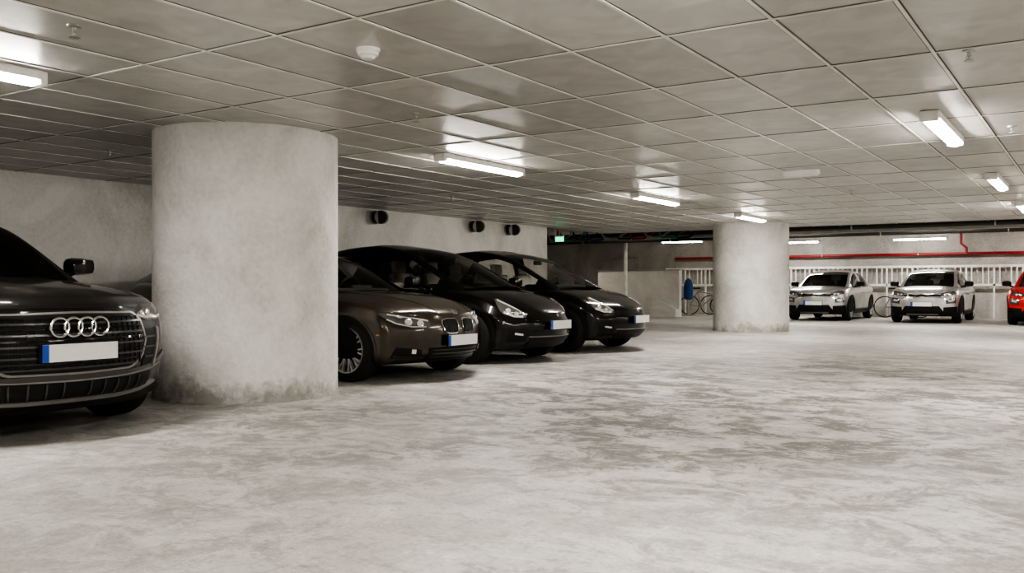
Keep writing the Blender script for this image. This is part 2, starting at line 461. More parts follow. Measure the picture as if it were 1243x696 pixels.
    def plate(s, z, band=True):
        h, nn, r = s.cast('x', 0, z)
        x = h.x+.018; g = G()
        g.box((x, 0, z), (.02, .54, .13), M['black'], bev=.004)
        g.box((x+.008, .0, z), (.014, .52, .112), M['plate'])
        g.box((x+.0095, -.238, z), (.014, .044, .111), M['blue'])
        g.obj('number_plate', s.e)
    def interior(s):
        sp = s.sp; g = G(); sm = sp.get('seatmat', M['dseat']); x0 = sp['seatx']; zs = sp['belt']
        for (x, w) in ((x0, .25), (x0-.85, .25)):
            for y in (-.37, .37):
                g.box((x, y, zs+.02), (.13, .46, .42), sm, Matrix.Rotation(-.22, 3, 'Y'), .05)
                g.box((x-.075, y, zs+.31), (.09, .25, .17), sm, Matrix.Rotation(-.15, 3, 'Y'), .035)
                for dy in (-.05, .05): g.tube([(x-.05, y+dy, zs+.16), (x-.075, y+dy, zs+.27)], .007, M['chrome'], 6)
        g.box((x0+.82, 0, zs+.0), (.34, 1.3, .13), M['dseat'], None, .04)
        cx = Vector((x0+.55, .37, zs+.03)); pts = []
        for k in range(20):
            a = 2*math.pi*k/20; pts.append(cx+Vector((.07*math.sin(a), .18*math.cos(a), .17*math.sin(a))))
        g.tube(pts, .014, M['dseat'], 8, True)
        g.tube([cx, cx+Vector((.25, 0, -.04))], .03, M['dseat'], 8)
        g.box((x0+.75, .37, zs+.07), (.1, .34, .06), M['dseat'], None, .02)
        g.box((x0+.5, 0, sp['ghz']-.16), (.03, .22, .07), M['black'], None, .012)
        g.obj('interior_seats', s.e, True)
    def mirrors(s, x, z, mt, y=None):
        y = y or s.sp['W']
        V = [(.10, -.10, -.055), (.10, .10, -.055), (.10, .10, .055), (.10, -.10, .055),
             (-.06, -.12, -.075), (-.06, .12, -.075), (-.06, .12, .075), (-.06, -.12, .08)]
        F = [(0, 1, 2, 3), (4, 7, 6, 5), (0, 4, 5, 1), (1, 5, 6, 2), (2, 6, 7, 3), (3, 7, 4, 0)]
        g = G()
        for sg in (-1, 1):
            bm = bmesh.new(); vv = [bm.verts.new((a*.8, b*sg, c)) for a, b, c in V]
            for f in F: bm.faces.new([vv[i] for i in f])
            bmesh.ops.subdivide_edges(bm, edges=bm.edges, cuts=3, use_grid_fill=True, smooth=0)
            for v in bm.verts:
                c = v.co; l = (abs(c.x/.09)**3+abs(c.y/.12)**3+abs(c.z/.078)**3)**(1/3)
                if l > 1: v.co = c/l
            g.bm(bm, mt, Matrix.Translation((x, sg*(y+.075), z)))
            g.tube([(x+.03, sg*(y-.10), z-.09), (x+.02, sg*(y+.0), z-.06), (x+.01, sg*(y+.05), z-.03)], .022, M['black'], 8)
            g.box((x-.052, sg*(y+.075), z), (.012, .19, .115), M['chrome'], None, .004)
        g.obj('wing_mirrors', s.e, True)
    def doors(s, xs, zlo, zhi, hz):
        for i, x in enumerate(xs):
            s.strip('door_seam_%d' % (i+1), M['black'], [(x[0], zhi), (x[0]-.01, (zlo+zhi)/2), (x[1], zlo)], .008, 'y', 14, .0015)
        s.strip('sill_seam', M['black'], [(xs[0][1], zlo), (xs[-1][1], zlo)], .008, 'y', 20, .0015)
        for i in range(len(xs)-1):
            hx = xs[i+1][0]+.16
            s.patch('door_handle_%d' % (i+1), s.sp['paint'], [(hx-.1, hz+.013), (hx+.1, hz+.013)], [(hx-.1, hz-.013), (hx+.1, hz-.013)], 'y', 8, 3, .022, .0)
    def arches(s, mt, w=.055, off=.012):
        R = s.sp['R']; Ra = R+.033
        for i, ax in enumerate(s.axl):
            up = []; lo = []
            for k in range(25):
                a = math.radians(-18+216*k/24)
                up.append((ax+(Ra+w)*math.cos(a), max(.2, R+(Ra+w)*math.sin(a)))); lo.append((ax+Ra*math.cos(a), max(.2, R+Ra*math.sin(a))))
            s.patch('arch_trim_%d' % (i+1), mt, up, lo, 'y', 30, 3, off, .03)
    def light(s, name, up, lo, n=24, elems=()):
        s.patch(name, M['hdark'], up, lo, 'c', n, 7, .006)
        for i, (p, z, r) in enumerate(elems):
            g = G()
            for sg in (1, -1):
                h, nn, rr = s.cast('c', sg*p, z)
                q = nn.to_track_quat('Z', 'Y').to_matrix().to_4x4()
                g.lathe([(r, .0), (r, .012), (r*.82, .014), (r*.7, .008), (.001, .012)], M['hlens'], 20, Matrix.Translation(h+nn*.003) @ q)
            g.obj('%s_projector_%d' % (name, i+1), s.e, True)

def copy_car(root, name, loc, rz=0, paint=None):
    e = empty(name, loc, rz)
    for c in list(root.children):
        o = c.copy(); COL.objects.link(o); o.parent = e
        if paint:
            o.data = o.data.copy()
            for i, m in enumerate(o.data.materials):
                if m == paint[0]: o.data.materials[i] = paint[1]
    return e

# ---------------- large SUV (left foreground)
sp = dict(paint=M['pAudi'], W=.97, R=.375, rim=.255, style=(10, .0, .022), rimmat=M['alloy'], fo=.90, wb=2.93, ww=.26,
  st=[(0, .80, .25, .80, .87), (.10, .90, .19, .88, .945), (.45, .955, .19, .94, 1.0), (.95, .97, .2, .99, 1.06), (1.40, .97, .2, 1.03, 1.10),
      (2.1, .97, .2, 1.03, 1.08), (3.1, .97, .2, 1.05, 1.08), (4.0, .965, .2, 1.07, 1.12), (4.5, .93, .24, 1.06, 1.12), (4.82, .88, .32, 1.0, 1.05), (4.9, .80, .36, .95, 1.0)],
  nose=[-.07, -.01, .02, .0, -.05], tail=[.1, 0, 0, 0, .06], planF=.30, planR=.2, cabin=(4, 8),
  gh=[(1.30, 1.08, .84, 1.0, .80, 1.02, .16), (1.52, 1.20, .87, 1.0, .79, 1.13, .14), (2.0, 1.47, .88, 1.02, .70, 1.41, .10), (2.25, 1.57, .88, 1.02, .66, 1.51, .06),
      (2.70, 1.63, .88, 1.02, .64, 1.56, 0), (2.80, 1.633, .88, 1.02, .64, 1.562, 0), (3.5, 1.625, .88, 1.04, .635, 1.555, 0), (4.1, 1.57, .87, 1.05, .62, 1.49, -.03), (4.5, 1.38, .85, 1.04, .66, 1.30, -.08), (4.75, 1.10, .83, 1.02, .72, 1.08, -.1)],
  sideg=(1, 7), bp=(4,), roof=(3, 7), glass=M['dglass'], seatx=-2.5, belt=1.02, ghz=1.55)
a = Car('suv', sp, (-5.60, 3.40, 0))
gu = [(-.60, .62), (-.57, .77), (-.49, .825), (.0, .835), (.49, .825), (.57, .77), (.60, .62)]
gl = [(-.60, .62), (-.55, .50), (-.43, .435), (.0, .43), (.43, .435), (.55, .50), (.60, .62)]
a.patch('grille_frame', M['grey'], gu, gl, 'x', 40, 12, .012, .03, False)
gu2 = [(y*.965, .635+(z-.635)*.93) for y, z in gu]; gl2 = [(y*.965, .635+(z-.635)*.93) for y, z in gl]
a.patch('grille_mesh', M['black'], gu2, gl2, 'x', 40, 12, .014, .0, False)
for i, z in enumerate([.475, .51, .545, .58, .615, .65, .685, .72, .755, .79]):
    w = .54 if .53 < z < .76 else .46
    a.strip('grille_slat_%d' % (i+1), M['gloss'] if i % 2 else M['dalloy'], [(-w, z), (w, z)], .012, 'x', 30, .024, False, .012)
for i in range(10):
    y = .06+i*.05
    a.strip('grille_bar_%d' % (i+1), M['black'], [(y, .47), (y, .79)], .012, 'x', 10, .020, True, .01)
g = G(); hx = a.cast('x', 0, .735)[0].x+.045
for i in range(4):
    c = Vector((hx, (i-1.5)*.092, .738)); pts = [c+Vector((0, .06*math.cos(t*math.pi/16), .06*math.sin(t*math.pi/16))) for t in range(32)]
    g.tube(pts, .0085, M['chrome'], 8, True)
g.obj('ring_emblem', a.e, True)
a.light('headlight', [(37, .80), (46, .84), (57, .87), (66, .88)], [(37, .785), (46, .755), (56, .755), (66, .86)], 24, [(44, .80, .026), (50, .81, .028)])
a.strip('daylight_bar', M['hlens'], [(38, .79), (46, .775), (56, .775), (63, .82)], .018, 'c', 24, .014)
a.patch('side_intake', M['black'], [(38, .70), (50, .69)], [(36, .44), (44, .44)], 'c', 12, 6, .008)
a.strip('side_intake_rim', M['grey'], [(51.5, .70), (45, .43)], .03, 'c', 12, .02, m=3)
for k in range(3): a.strip('side_intake_slat_%d' % (k+1), M['dalloy'], [(37, .50+k*.07), (45+k, .50+k*.07)], .012, 'c', 8, .018)
a.strip('bumper_panel', M['bgrey'], [(0, .41), (30, .41), (46, .43), (58, .51)], .04, 'c', 30, .012, m=3)
a.strip('intake', M['black'], [(0, .335), (20, .335), (36, .335), (44, .36)], .12, 'c', 30, .010, m=4)
a.strip('bumper_blade', M['grey'], [(0, .265), (25, .265), (42, .275), (52, .31)], .022, 'c', 30, .022, skirt=.02)
a.strip('bumper_blade_upper', M['grey'], [(0, .39), (25, .395), (42, .41), (52, .445)], .010, 'c', 30, .018, skirt=.02)
for i in range(5): a.strip('intake_bar_%d' % (i+1), M['dalloy'], [(6+i*7, .29), (6+i*7, .38)], .012, 'c', 6, .018)
a.strip('bumper_lip', M['black'], [(0, .225), (25, .225), (45, .235), (58, .26)], .05, 'c', 30, .02, m=3)
a.plate(.575)
a.strip('bonnet_seam', M['black'], [(-.16, .50), (-.30, .66), (-.8, .78), (-1.3, .84)], .008, 'z', 30, .0015)
a.strip('bonnet_front_seam', M['black'], [(0, .865), (28, .865), (38, .845)], .010, 'c', 30, .0015)
a.arches(M['black']); a.mirrors(-1.72, 1.17, M['gloss'])
a.doors([(-1.55, -1.5), (-2.75, -2.72), (-3.75, -3.5)], .35, 1.0, .88)

# ---------------- sedan
sp = dict(paint=M['pBrown'], W=.93, R=.335, rim=.245, style=(10, .13, .009), rimmat=M['alloy'], fo=.83, wb=2.97, ww=.24,
  st=[(0, .72, .24, .66, .71), (.10, .86, .19, .72, .78), (.48, .915, .18, .81, .89), (.95, .925, .18, .86, .95), (1.45, .93, .18, .895, .98),
      (2.2, .93, .18, .91, .95), (3.2, .93, .18, .95, .98), (4.05, .925, .18, 1.01, 1.09), (4.55, .90, .22, 1.03, 1.15), (4.93, .85, .3, 1.0, 1.13), (5.03, .78, .34, .90, 1.0)],
  nose=[-.06, 0, .02, .01, -.04], tail=[.1, 0, 0, 0, .03], planF=.30, planR=.2, cabin=(4, 7),
  gh=[(1.32, .965, .80, .86, .76, .91, .16), (1.60, 1.10, .83, .88, .75, 1.03, .14), (2.05, 1.31, .84, .89, .66, 1.25, .08), (2.30, 1.405, .84, .90, .62, 1.35, .05),
      (2.75, 1.475, .84, .90, .60, 1.41, 0), (2.85, 1.48, .84, .90, .60, 1.412, 0), (3.40, 1.475, .84, .93, .60, 1.41, 0), (3.85, 1.43, .83, .96, .61, 1.36, -.04), (4.3, 1.30, .80, .98, .63, 1.23, -.08), (4.68, 1.13, .76, .98, .66, 1.09, -.1)],
  sideg=(1, 7), bp=(4,), roof=(3, 7), glass=M['glass'], seatmat=M['seat'], seatx=-2.55, belt=.92, ghz=1.40)
b = Car('sedan', sp, (-5.80, 7.86, 0))
for sg in (1, -1):
    up = [(sg*.035, .57), (sg*.04, .638), (sg*.07, .662), (sg*.20, .664), (sg*.265, .645), (sg*.275, .605)]
    lo = [(sg*.035, .57), (sg*.05, .515), (sg*.08, .498), (sg*.19, .498), (sg*.245, .52), (sg*.275, .605)]
    nm = 'left' if sg > 0 else 'right'
    b.patch('kidney_frame_'+nm, M['chrome'], up, lo, 'x', 24, 8, .012, .03, False)
    sc = lambda P: [(sg*.155+(y-sg*.155)*.90, .582+(z-.582)*.86) for y, z in P]
    b.patch('kidney_'+nm, M['black'], sc(up), sc(lo), 'x', 24, 8, .014, .0, False)
    for i in range(8):
        y = sg*(.065+i*.0245)
        b.strip('kidney_slat_%s_%d' % (nm, i+1), M['dalloy'], [(y, .515), (y, .645)], .006, 'x', 8, .022, False, .01)
b.light('headlight', [(27, .635), (38, .675), (50, .71), (61, .725)], [(27, .575), (38, .565), (50, .60), (61, .705)], 26, [(34, .61, .036), (42, .625, .040)])
b.strip('headlight_brow', M['hlens'], [(28, .637), (40, .672), (56, .708)], .014, 'c', 20, .012)
b.strip('headlight_floor', M['hlens'], [(30, .578), (40, .580), (50, .612), (56, .66)], .010, 'c', 20, .012)
b.strip('lower_intake', M['black'], [(-.42, .30), (.42, .30)], .12, 'x', 24, .008, False, m=4)
for i in range(3): b.strip('intake_bar_%d' % (i+1), M['dalloy'], [(-.38, .265+.035*i), (.38, .265+.035*i)], .007, 'x', 20, .015, False)
b.patch('corner_intake', M['black'], [(33, .345), (50, .37)], [(33, .25), (54, .26)], 'c', 14, 5, .008)
b.strip('fog_lamp', M['hlens'], [(37, .325), (40, .33)], .045, 'c', 6, .014, m=3)
b.strip('intake_blade', M['pBrown'], [(32, .275), (52, .285)], .016, 'c', 12, .018)
b.plate(.43)
b.strip('bonnet_seam', M['black'], [(-.12, .42), (-.3, .66), (-.8, .77), (-1.35, .80)], .007, 'z', 30, .0015)
b.strip('bonnet_crease', M['pBrown'], [(-.10, .27), (-.5, .40), (-1.3, .55)], .016, 'z', 30, .005)
g = G(); h, nn, r = b.cast('z', -.085, 0); g.lathe([(.04, 0), (.04, .006), (.001, .009)], M['chrome'], 20, Matrix.Translation(h) @ nn.to_track_quat('Z', 'Y').to_matrix().to_4x4()); g.obj('badge', b.e)
b.strip('belt_chrome', M['chrome'], [(-1.65, .90), (-2.5, .925), (-3.9, .985)], .014, 'y', 30, .006, bvh=b.gbvh)
b.strip('side_repeater', M['amber'], [(60, .50), (62, .503)], .014, 'c', 4, .004)
b.arches(M['pBrown'], .02, .008); b.mirrors(-1.80, 1.0, M['pBrown'])
b.doors([(-1.42, -1.38), (-2.78, -2.76), (-3.75, -3.5)], .28, .89, .76)

# ---------------- electric crossovers
sp = dict(paint=M['pBlack'], W=.96, R=.36, rim=.265, style=(5, .26, .02), rimmat=M['dalloy'], fo=.86, wb=2.89, ww=.25,
  st=[(0, .72, .25, .60, .66), (.10, .85, .19, .68, .74), (.42, .925, .18, .83, .86), (.85, .955, .18, .92, .965), (1.25, .96, .18, .95, 1.03),
      (2.0, .96, .18, .96, 1.0), (3.0, .96, .18, 1.0, 1.03), (3.9, .96, .18, 1.05, 1.10), (4.35, .93, .22, 1.06, 1.14), (4.66, .87, .32, 1.02, 1.10), (4.75, .78, .38, .92, .98)],
  nose=[-.06, 0, .03, .03, -.02], tail=[.1, 0, 0, 0, .03], planF=.32, planR=.2, cabin=(4, 8),
  gh=[(1.05, 1.0, .80, .90, .76, .95, .18), (1.38, 1.18, .85, .93, .77, 1.10, .16), (1.85, 1.42, .87, .95, .70, 1.36, .10), (2.15, 1.54, .87, .95, .66, 1.48, .05),
      (2.62, 1.62, .87, .96, .63, 1.55, 0), (2.72, 1.622, .87, .96, .63, 1.552, 0), (3.3, 1.60, .87, .98, .62, 1.53, 0), (3.85, 1.49, .86, 1.02, .60, 1.41, -.04), (4.25, 1.33, .83, 1.04, .62, 1.24, -.08), (4.58, 1.12, .80, 1.03, .66, 1.08, -.1)],
  sideg=(1, 7), bp=(4,), roof=(3, 7), glass=M['glass'], roofmat=M['gloss'], railmat=M['pBlack'], seatmat=M['seat'], seatx=-2.35, belt=.97, ghz=1.55)
t = Car('crossover_suv', sp, (-6.02, 10.32, 0))
t.light('headlight', [(35, .64), (44, .715), (54, .79), (63, .84)], [(35, .60), (46, .605), (57, .67), (63, .83)], 26, [(44, .65, .03), (51, .69, .032)])
t.strip('headlight_strip', M['hlens'], [(36, .64), (45, .715), (55, .785), (61, .825)], .016, 'c', 22, .012)
t.strip('headlight_lower', M['hlens'], [(38, .61), (46, .62), (55, .67)], .03, 'c', 22, .010, m=3)
t.strip('lower_intake', M['black'], [(-.48, .29), (.48, .29)], .12, 'x', 24, .008, False, m=4)
t.strip('intake_rim', M['grey'], [(-.50, .355), (.50, .355)], .012, 'x', 24, .016, False)
t.patch('corner_vent', M['black'], [(36, .44), (52, .48)], [(36, .30), (52, .28)], 'c', 14, 5, .006)
t.strip('fog_lamp', M['hlens'], [(39, .385), (46, .40)], .025, 'c', 8, .014, m=3)
t.strip('bumper_crease', M['pBlack'], [(0, .565), (20, .565), (36, .575)], .016, 'c', 24, .008)
t.plate(.50)
t.strip('bonnet_seam', M['black'], [(-.12, .45), (-.32, .68), (-.8, .80), (-1.1, .82)], .007, 'z', 30, .0015)
g = G(); h, nn, r = t.cast('x', 0, .62); g.lathe([(.028, 0), (.028, .01), (.001, .013)], M['chrome'], 20, Matrix.Translation(h) @ nn.to_track_quat('Z', 'Y').to_matrix().to_4x4()); g.obj('badge', t.e)
t.strip('belt_trim', M['chrome'], [(-1.45, .955), (-2.5, .985), (-3.9, 1.06)], .010, 'y', 30, .006, bvh=t.gbvh)
t.arches(M['black'], .045, .010); t.mirrors(-1.62, 1.06, M['pBlack'])
t.doors([(-1.40, -1.36), (-2.68, -2.66), (-3.7, -3.4)], .30, .93, .80)
copy_car(t.e, 'crossover_suv.001', (-6.02, 12.80, 0))

# ---------------- silver hatchbacks
def hatch(name, paint, loc, rz):
    sp = dict(paint=paint, W=.90, R=.335, rim=.225, style=(5, .2, .022), rimmat=M['alloy'], fo=.84, wb=2.67, ww=.22, lev=2, clad=True,
      st=[(0, .72, .24, .76, .82), (.10, .83, .19, .83, .90), (.42, .885, .19, .92, .97), (.85, .90, .19, .96, 1.02), (1.2, .90, .19, .98, 1.05),
          (1.9, .90, .19, .97, 1.0), (2.8, .90, .19, .99, 1.02), (3.6, .90, .2, 1.03, 1.08), (4.0, .88, .24, 1.03, 1.10), (4.28, .84, .34, 1.0, 1.06), (4.36, .76, .38, .92, 1.0)],
      nose=[-.05, 0, .02, .0, -.04], tail=[.1, 0, 0, 0, .03], planF=.26, planR=.2, cabin=(4, 8),
      gh=[(1.10, 1.02, .78, .93, .74, .97, .16), (1.35, 1.15, .81, .95, .73, 1.08, .14), (1.75, 1.37, .82, .96, .66, 1.31, .08), (2.0, 1.46, .82, .96, .63, 1.40, .05),
          (2.4, 1.52, .82, .97, .61, 1.455, 0), (2.5, 1.522, .82, .97, .61, 1.457, 0), (3.0, 1.505, .82, .99, .60, 1.44, 0), (3.45, 1.43, .81, 1.01, .59, 1.36, -.04), (3.9, 1.28, .79, 1.02, .60, 1.20, -.08), (4.2, 1.10, .76, 1.01, .64, 1.07, -.1)],
      sideg=(1, 7), bp=(4,), roof=(3, 7), glass=M['dglass'], seatx=-2.2, belt=.97, ghz=1.45)
    c = Car(name, sp, loc, rz)
    c.light('headlight', [(32, .80), (44, .835), (57, .87)], [(32, .745), (44, .74), (57, .80)], 16, [(38, .775, .028), (45, .785, .03)])
    c.strip('light_blade_upper', M['chrome'], [(0, .79), (10, .765), (30, .80), (55, .865)], .018, 'c', 30, .012)
    c.strip('light_blade_lower', M['chrome'], [(0, .735), (10, .705), (30, .70), (46, .60)], .018, 'c', 30, .012)
    c.strip('upper_grille', M['gloss'], [(-.46, .75), (.46, .75)], .05, 'x', 20, .008, False)
    c.patch('fog_pod', M['hdark'], [(38, .66), (54, .70)], [(38, .53), (54, .55)], 'c', 12, 4, .010)
    c.strip('fog_lens', M['hlens'], [(42, .61), (50, .625)], .05, 'c', 8, .016, m=3)
    c.patch('lower_grille', M['black'], [(-.42, .47), (.42, .47)], [(-.56, .27), (.56, .27)], 'x', 20, 6, .010, .02, False)
    c.patch('corner_cladding', M['black'], [(34, .44), (58, .46)], [(34, .26), (58, .26)], 'c', 14, 5, .008)
    c.strip('skid_trim', M['grey'], [(-.4, .25), (.4, .25)], .03, 'x', 16, .018, False)
    c.plate(.52)
    c.strip('bonnet_seam', M['black'], [(-.12, .42), (-.3, .62), (-.8, .73), (-1.1, .76)], .01, 'z', 20, .002)
    c.arches(M['black'], .06, .014); c.mirrors(-1.60, 1.08, M['black'])
    c.doors([(-1.35, -1.32), (-2.46, -2.45), (-3.4, -3.1)], .36, .95, .82)
    c.patch('door_cladding', M['black'], [(-1.25, .34), (-3.05, .34)], [(-1.25, .22), (-3.05, .22)], 'y', 16, 4, .012)
    return c
hc = hatch('hatchback_car', M['pSilver'], (-7.08, 26.75, 0), -math.pi/2)
copy_car(hc.e, 'hatchback_car.001', (-4.15, 26.55, 0), -math.pi/2)
copy_car(hc.e, 'red_hatchback_car', (-1.25, 26.2, 0), -math.pi/2, (M['pSilver'], M['pRed']))

# ------------------------------------------------------------------ room
def box(name, lo, hi, mt, parent=None, bev=0):
    g = G(); c = [(a+b)/2 for a, b in zip(lo, hi)]; s = [b-a for a, b in zip(lo, hi)]
    g.box(c, s, mt, None, bev); return g.obj(name, parent)
YB = 31.6
box('floor', (-19, -7, -.2), (6, YB+.3, 0), M['floor'])
box('wall_left', (-11.35, -7, 0), (-11.05, 18.4, 2.9), M['wall'])
box('wall_left_far', (-19, 18.1, 0), (-11.35, 18.4, 2.9), M['bwall'])
box('wall_far_side', (-19.2, 18.1, 0), (-18.9, YB, 2.9), M['bwall'])
box('wall_back', (-19.2, YB, 0), (6, YB+.3, 2.9), M['bwall'])
box('wall_right', (5.7, -7, 0), (6, YB, 2.9), M['wall'])
box('wall_near', (-11.35, -7.3, 0), (6, -7, 2.9), M['wall'])
box('ceiling', (-11.05, -7, H), (5.7, 21.5, H+.04), M['tile'])
box('ceiling_slab', (-19.2, -7.3, 2.75), (6, YB+.3, 3.0), M['slab'])
box('trim_1', (-11.05, 21.46, H-.01), (5.7, 21.52, H+.35), M['dpipe'])
g = G()
x = -.855-.6*17
while x < 5.7:
    if x > -11.0:
        g.box((x, 7.25, H-.001), (.034, 28.5, .003), M['gapshade']); g.box((x, 7.25, H-.004), (.018, 28.5, .008), M['tbar'])
    x += .6
y = 5.9-1.2*10
while y < 21.4:
    g.box((-2.675, y, H-.0015), (16.75, .03, .003), M['gapshade']); g.box((-2.675, y, H-.004), (16.75, .016, .0078), M['tbar'])
    y += 1.2
g.obj('ceiling_grid')

def column(x, y, r=.835):
    g = G(); seg = 96
    g.lathe([(r+.012, 0), (r+.004, .02)]+[(r, .05+i*.1) for i in range(24)]+[(r, H)], M['col'], seg, Matrix())
    o = g.obj('concrete_column', None, True, 50); o.location = (x, y, 0); return o
column(-6.74, 5.76); column(-6.72, 20.15)

def lamp(x, y, z=H, along='y', dim=False, L=1.5):
    e = empty('ceiling_light', (x, y, z), 0 if along == 'y' else math.pi/2)
    g = G(); g.box((0, 0, -.03), (.15, L, .06), M['white'], None, .008)
    for s_ in (-1, 1): g.box((0, s_*(L/2+.01), -.045), (.14, .05, .085), M['white'], None, .01)
    g.obj('housing', e)
    vs = []; n = 10; l = L/2-.03
    for yy in (-l, l):
        for k in range(n+1):
            a = math.pi*k/n; vs.append((-.062*math.cos(a), yy, -.058-.04*math.sin(a)))
    fs = [(k, k+1, n+2+k, n+1+k) for k in range(n)]+[tuple(range(n+1)), tuple(range(n+1, 2*n+2))]
    mk('diffuser', vs, fs, M['lensdim'] if dim else M['lens'], e, smooth=False)
    return e
for y in (-3.6, 2.5, 8.3, 13.0, 17.5): lamp(-5.83, y)
for y in (-1.4, 3.3): lamp(-1.17, y)
lamp(-1.17, 8.6); lamp(-1.17, 13.3, dim=True); lamp(-1.17, 17.7)
for y in (1.0, 6., 11., 16., 20.5): lamp(3.4, y)
def pend(x, y, zt, zb, name='hanger_rod'):
    g = G(); g.tube([(x, y, zb), (x, y, zt)], .012, M['steel'], 8); g.obj(name)
for x, y, z in ((-12.5, 24.4, 2.62), (-7.2, 24.4, 2.62), (-3.6, 24.4, 2.62), (0., 24.4, 2.62), (3.2, 24.4, 2.62),
                (-8.5, 30.0, 2.52), (-4.74, 30.0, 2.52), (-1.0, 30.0, 2.52), (-12.3, 29.6, 2.62), (-15.5, 27.0, 2.62)):
    lamp(x, y, z, 'x', dim=(x < -11)); pend(x, y, 2.75, z)  # dim ones on the far left are added to brighten that dark rear corner

# smoke detector, sprinklers, emergency light
def detector(x, y):
    g = G(); g.lathe([(.001, -.06), (.035, -.06), (.045, -.045), (.06, -.04), (.062, -.02), (.07, -.018), (.07, 0)], M['white'], 28)
    o = g.obj('smoke_detector', None, True); o.location = (x, y, H)
detector(-3.63, 4.0)
def sprinkler(x, y):
    g = G(); g.lathe([(.04, 0), (.038, -.008), (.012, -.012), (.012, -.035), (.006, -.04), (.005, -.06), (.03, -.062), (.03, -.066), (.001, -.066)], M['steel'], 16)
    for s_ in (-1, 1): g.tube([(s_*.012, 0, -.03), (s_*.018, 0, -.045), (0, 0, -.062)], .0025, M['steel'], 5)
    o = g.obj('fire_nozzle', None, True); o.location = (x, y, H)
def cpt(px, py, h=1.4):
    z = 1100*h/(347-py); x = (px-621)/1100*z; s_, c_ = math.sin(math.radians(33.2)), math.cos(math.radians(33.2))
    return x*c_-z*s_, x*s_+z*c_
for p in ((90, 30), (505, 137), (133, 181), (1176, 60), (1228, 152), (548, 238), (1033, 230), (895, 258)):
    sprinkler(*cpt(*p))
sprinkler(1.6, 5.2); sprinkler(1.6, 10)
g = G(); g.box((0, 0, -.03), (.42, .12, .06), M['white'], None, .01); g.box((0, 0, -.065), (.38, .09, .02), M['plate'], None, .008)
o = g.obj('emergency_light'); o.location = (*cpt(972, 206), H)

# duct elbows on left wall
def duct(y, z=2.19, r=.115):
    g = G(); X = -11.05
    pts = [(X, y, z+.06)]+[(X+.02+.28*math.sin(a), y-.18*(1-math.cos(a)), z+.06-.02*(1-math.cos(a))) for a in [i*math.pi/16 for i in range(1, 9)]]
    g.tube(pts, r, M['dpipe'], 20)
    g.lathe([(r+.012, 0), (r+.012, .03), (r, .03), (r, 0)], M['steel'], 24, Matrix.Translation(pts[0]) @ Matrix.Rotation(math.pi/2, 4, 'Y'), True)
    for k in (3, 5, 7):
        g.tube([Vector(pts[k]), Vector(pts[k])+ (Vector(pts[k])-Vector(pts[k-1])).normalized()*.02], r+.01, M['steel'], 20)
    g.obj('duct_elbow', None, True)
for y in (8.0, 12.35, 15.35, 16.7): duct(y)

# pipes in the exposed rear bay
def pipe(name, pts, r, mt, brackets=()):
    e = G(); e.tube(pts, r, mt, 12)
    for b_ in brackets:
        e.tube([(b_[0], b_[1], b_[2]), (b_[0], b_[1], 2.75)], .008, M['steel'], 6)
        e.tube([(b_[0]-.015, b_[1], b_[2]), (b_[0]+.015, b_[1], b_[2])], r+.01, M['steel'], 12)
    e.obj(name, None, True)
XR = [-17, -14, -11, -8, -5, -2, 1, 4]
pipe('red_fire_main', [(-13.3, YB-.03, 2.03), (-13.3, YB-.22, 2.03), (-13.2, YB-.22, 2.03), (5.69, YB-.22, 2.03)], .045, M['red'], [(x, YB-.22, 2.03) for x in XR[2:]])
pipe('red_riser_pipe', [(-3.6, YB-.33, 2.03), (-3.6, YB-.33, 2.2), (-3.75, YB-.33, 2.34), (-3.75, YB-.33, 2.75)], .04, M['red'])
pipe('heating_pipe', [(-18.89, 22.3, 2.40), (5.69, 22.3, 2.40)], .06, M['dpipe'], [(x, 22.3, 2.40) for x in XR])
pipe('water_pipe', [(-18.89, 22.8, 2.44), (5.69, 22.8, 2.44)], .035, M['steel'], [(x, 22.8, 2.44) for x in XR])
pipe('ventilation_pipe', [(-18.89, 25.6, 2.43), (5.69, 25.6, 2.43)], .07, M['dpipe'], [(x, 25.6, 2.43) for x in XR])
pipe('drain_pipe', [(-18.89, 28.0, 2.66), (5.69, 28.0, 2.66)], .06, M['dpipe'], [(x, 28.0, 2.66) for x in XR])
g = G()
g.box((-6.5, 23.6, 2.36), (24, .3, .02), M['steel'])
for s_ in (-1, 1): g.box((-6.5, 23.6+s_*.15, 2.38), (24, .01, .07), M['steel'])
for k in range(5): g.tube([(-18.4, 23.5+k*.05, 2.39), (5.4, 23.5+k*.05, 2.39)], .018, M['dpipe'], 6)
for x in XR:
    for s_ in (-1, 1): g.tube([(x, 23.6+s_*.15, 2.36), (x, 23.6+s_*.15, 2.75)], .008, M['steel'], 6)
g.obj('cable_tray')
g = G()
for i in range(12):
    x = -14.0+i*.42; pts = [(x, 21.9, 2.5), (x+.1, 22.0, 2.32-.03*(i % 3)), (x+.4, 22.05, 2.28), (x+.7, 22.0, 2.42), (x+.8, 21.9, 2.55)]
    g.tube(pts, .028, [M['dpipe'], M['red'], M['steel'], M['greenp'], M['dpipe'], M['bluec'], M['steel']][i % 7], 8)
    g.tube([(x, 21.9, 2.5), (x, 21.9, 2.75)], .01, M['steel'], 6)
g.obj('cable_bundle', None, True)

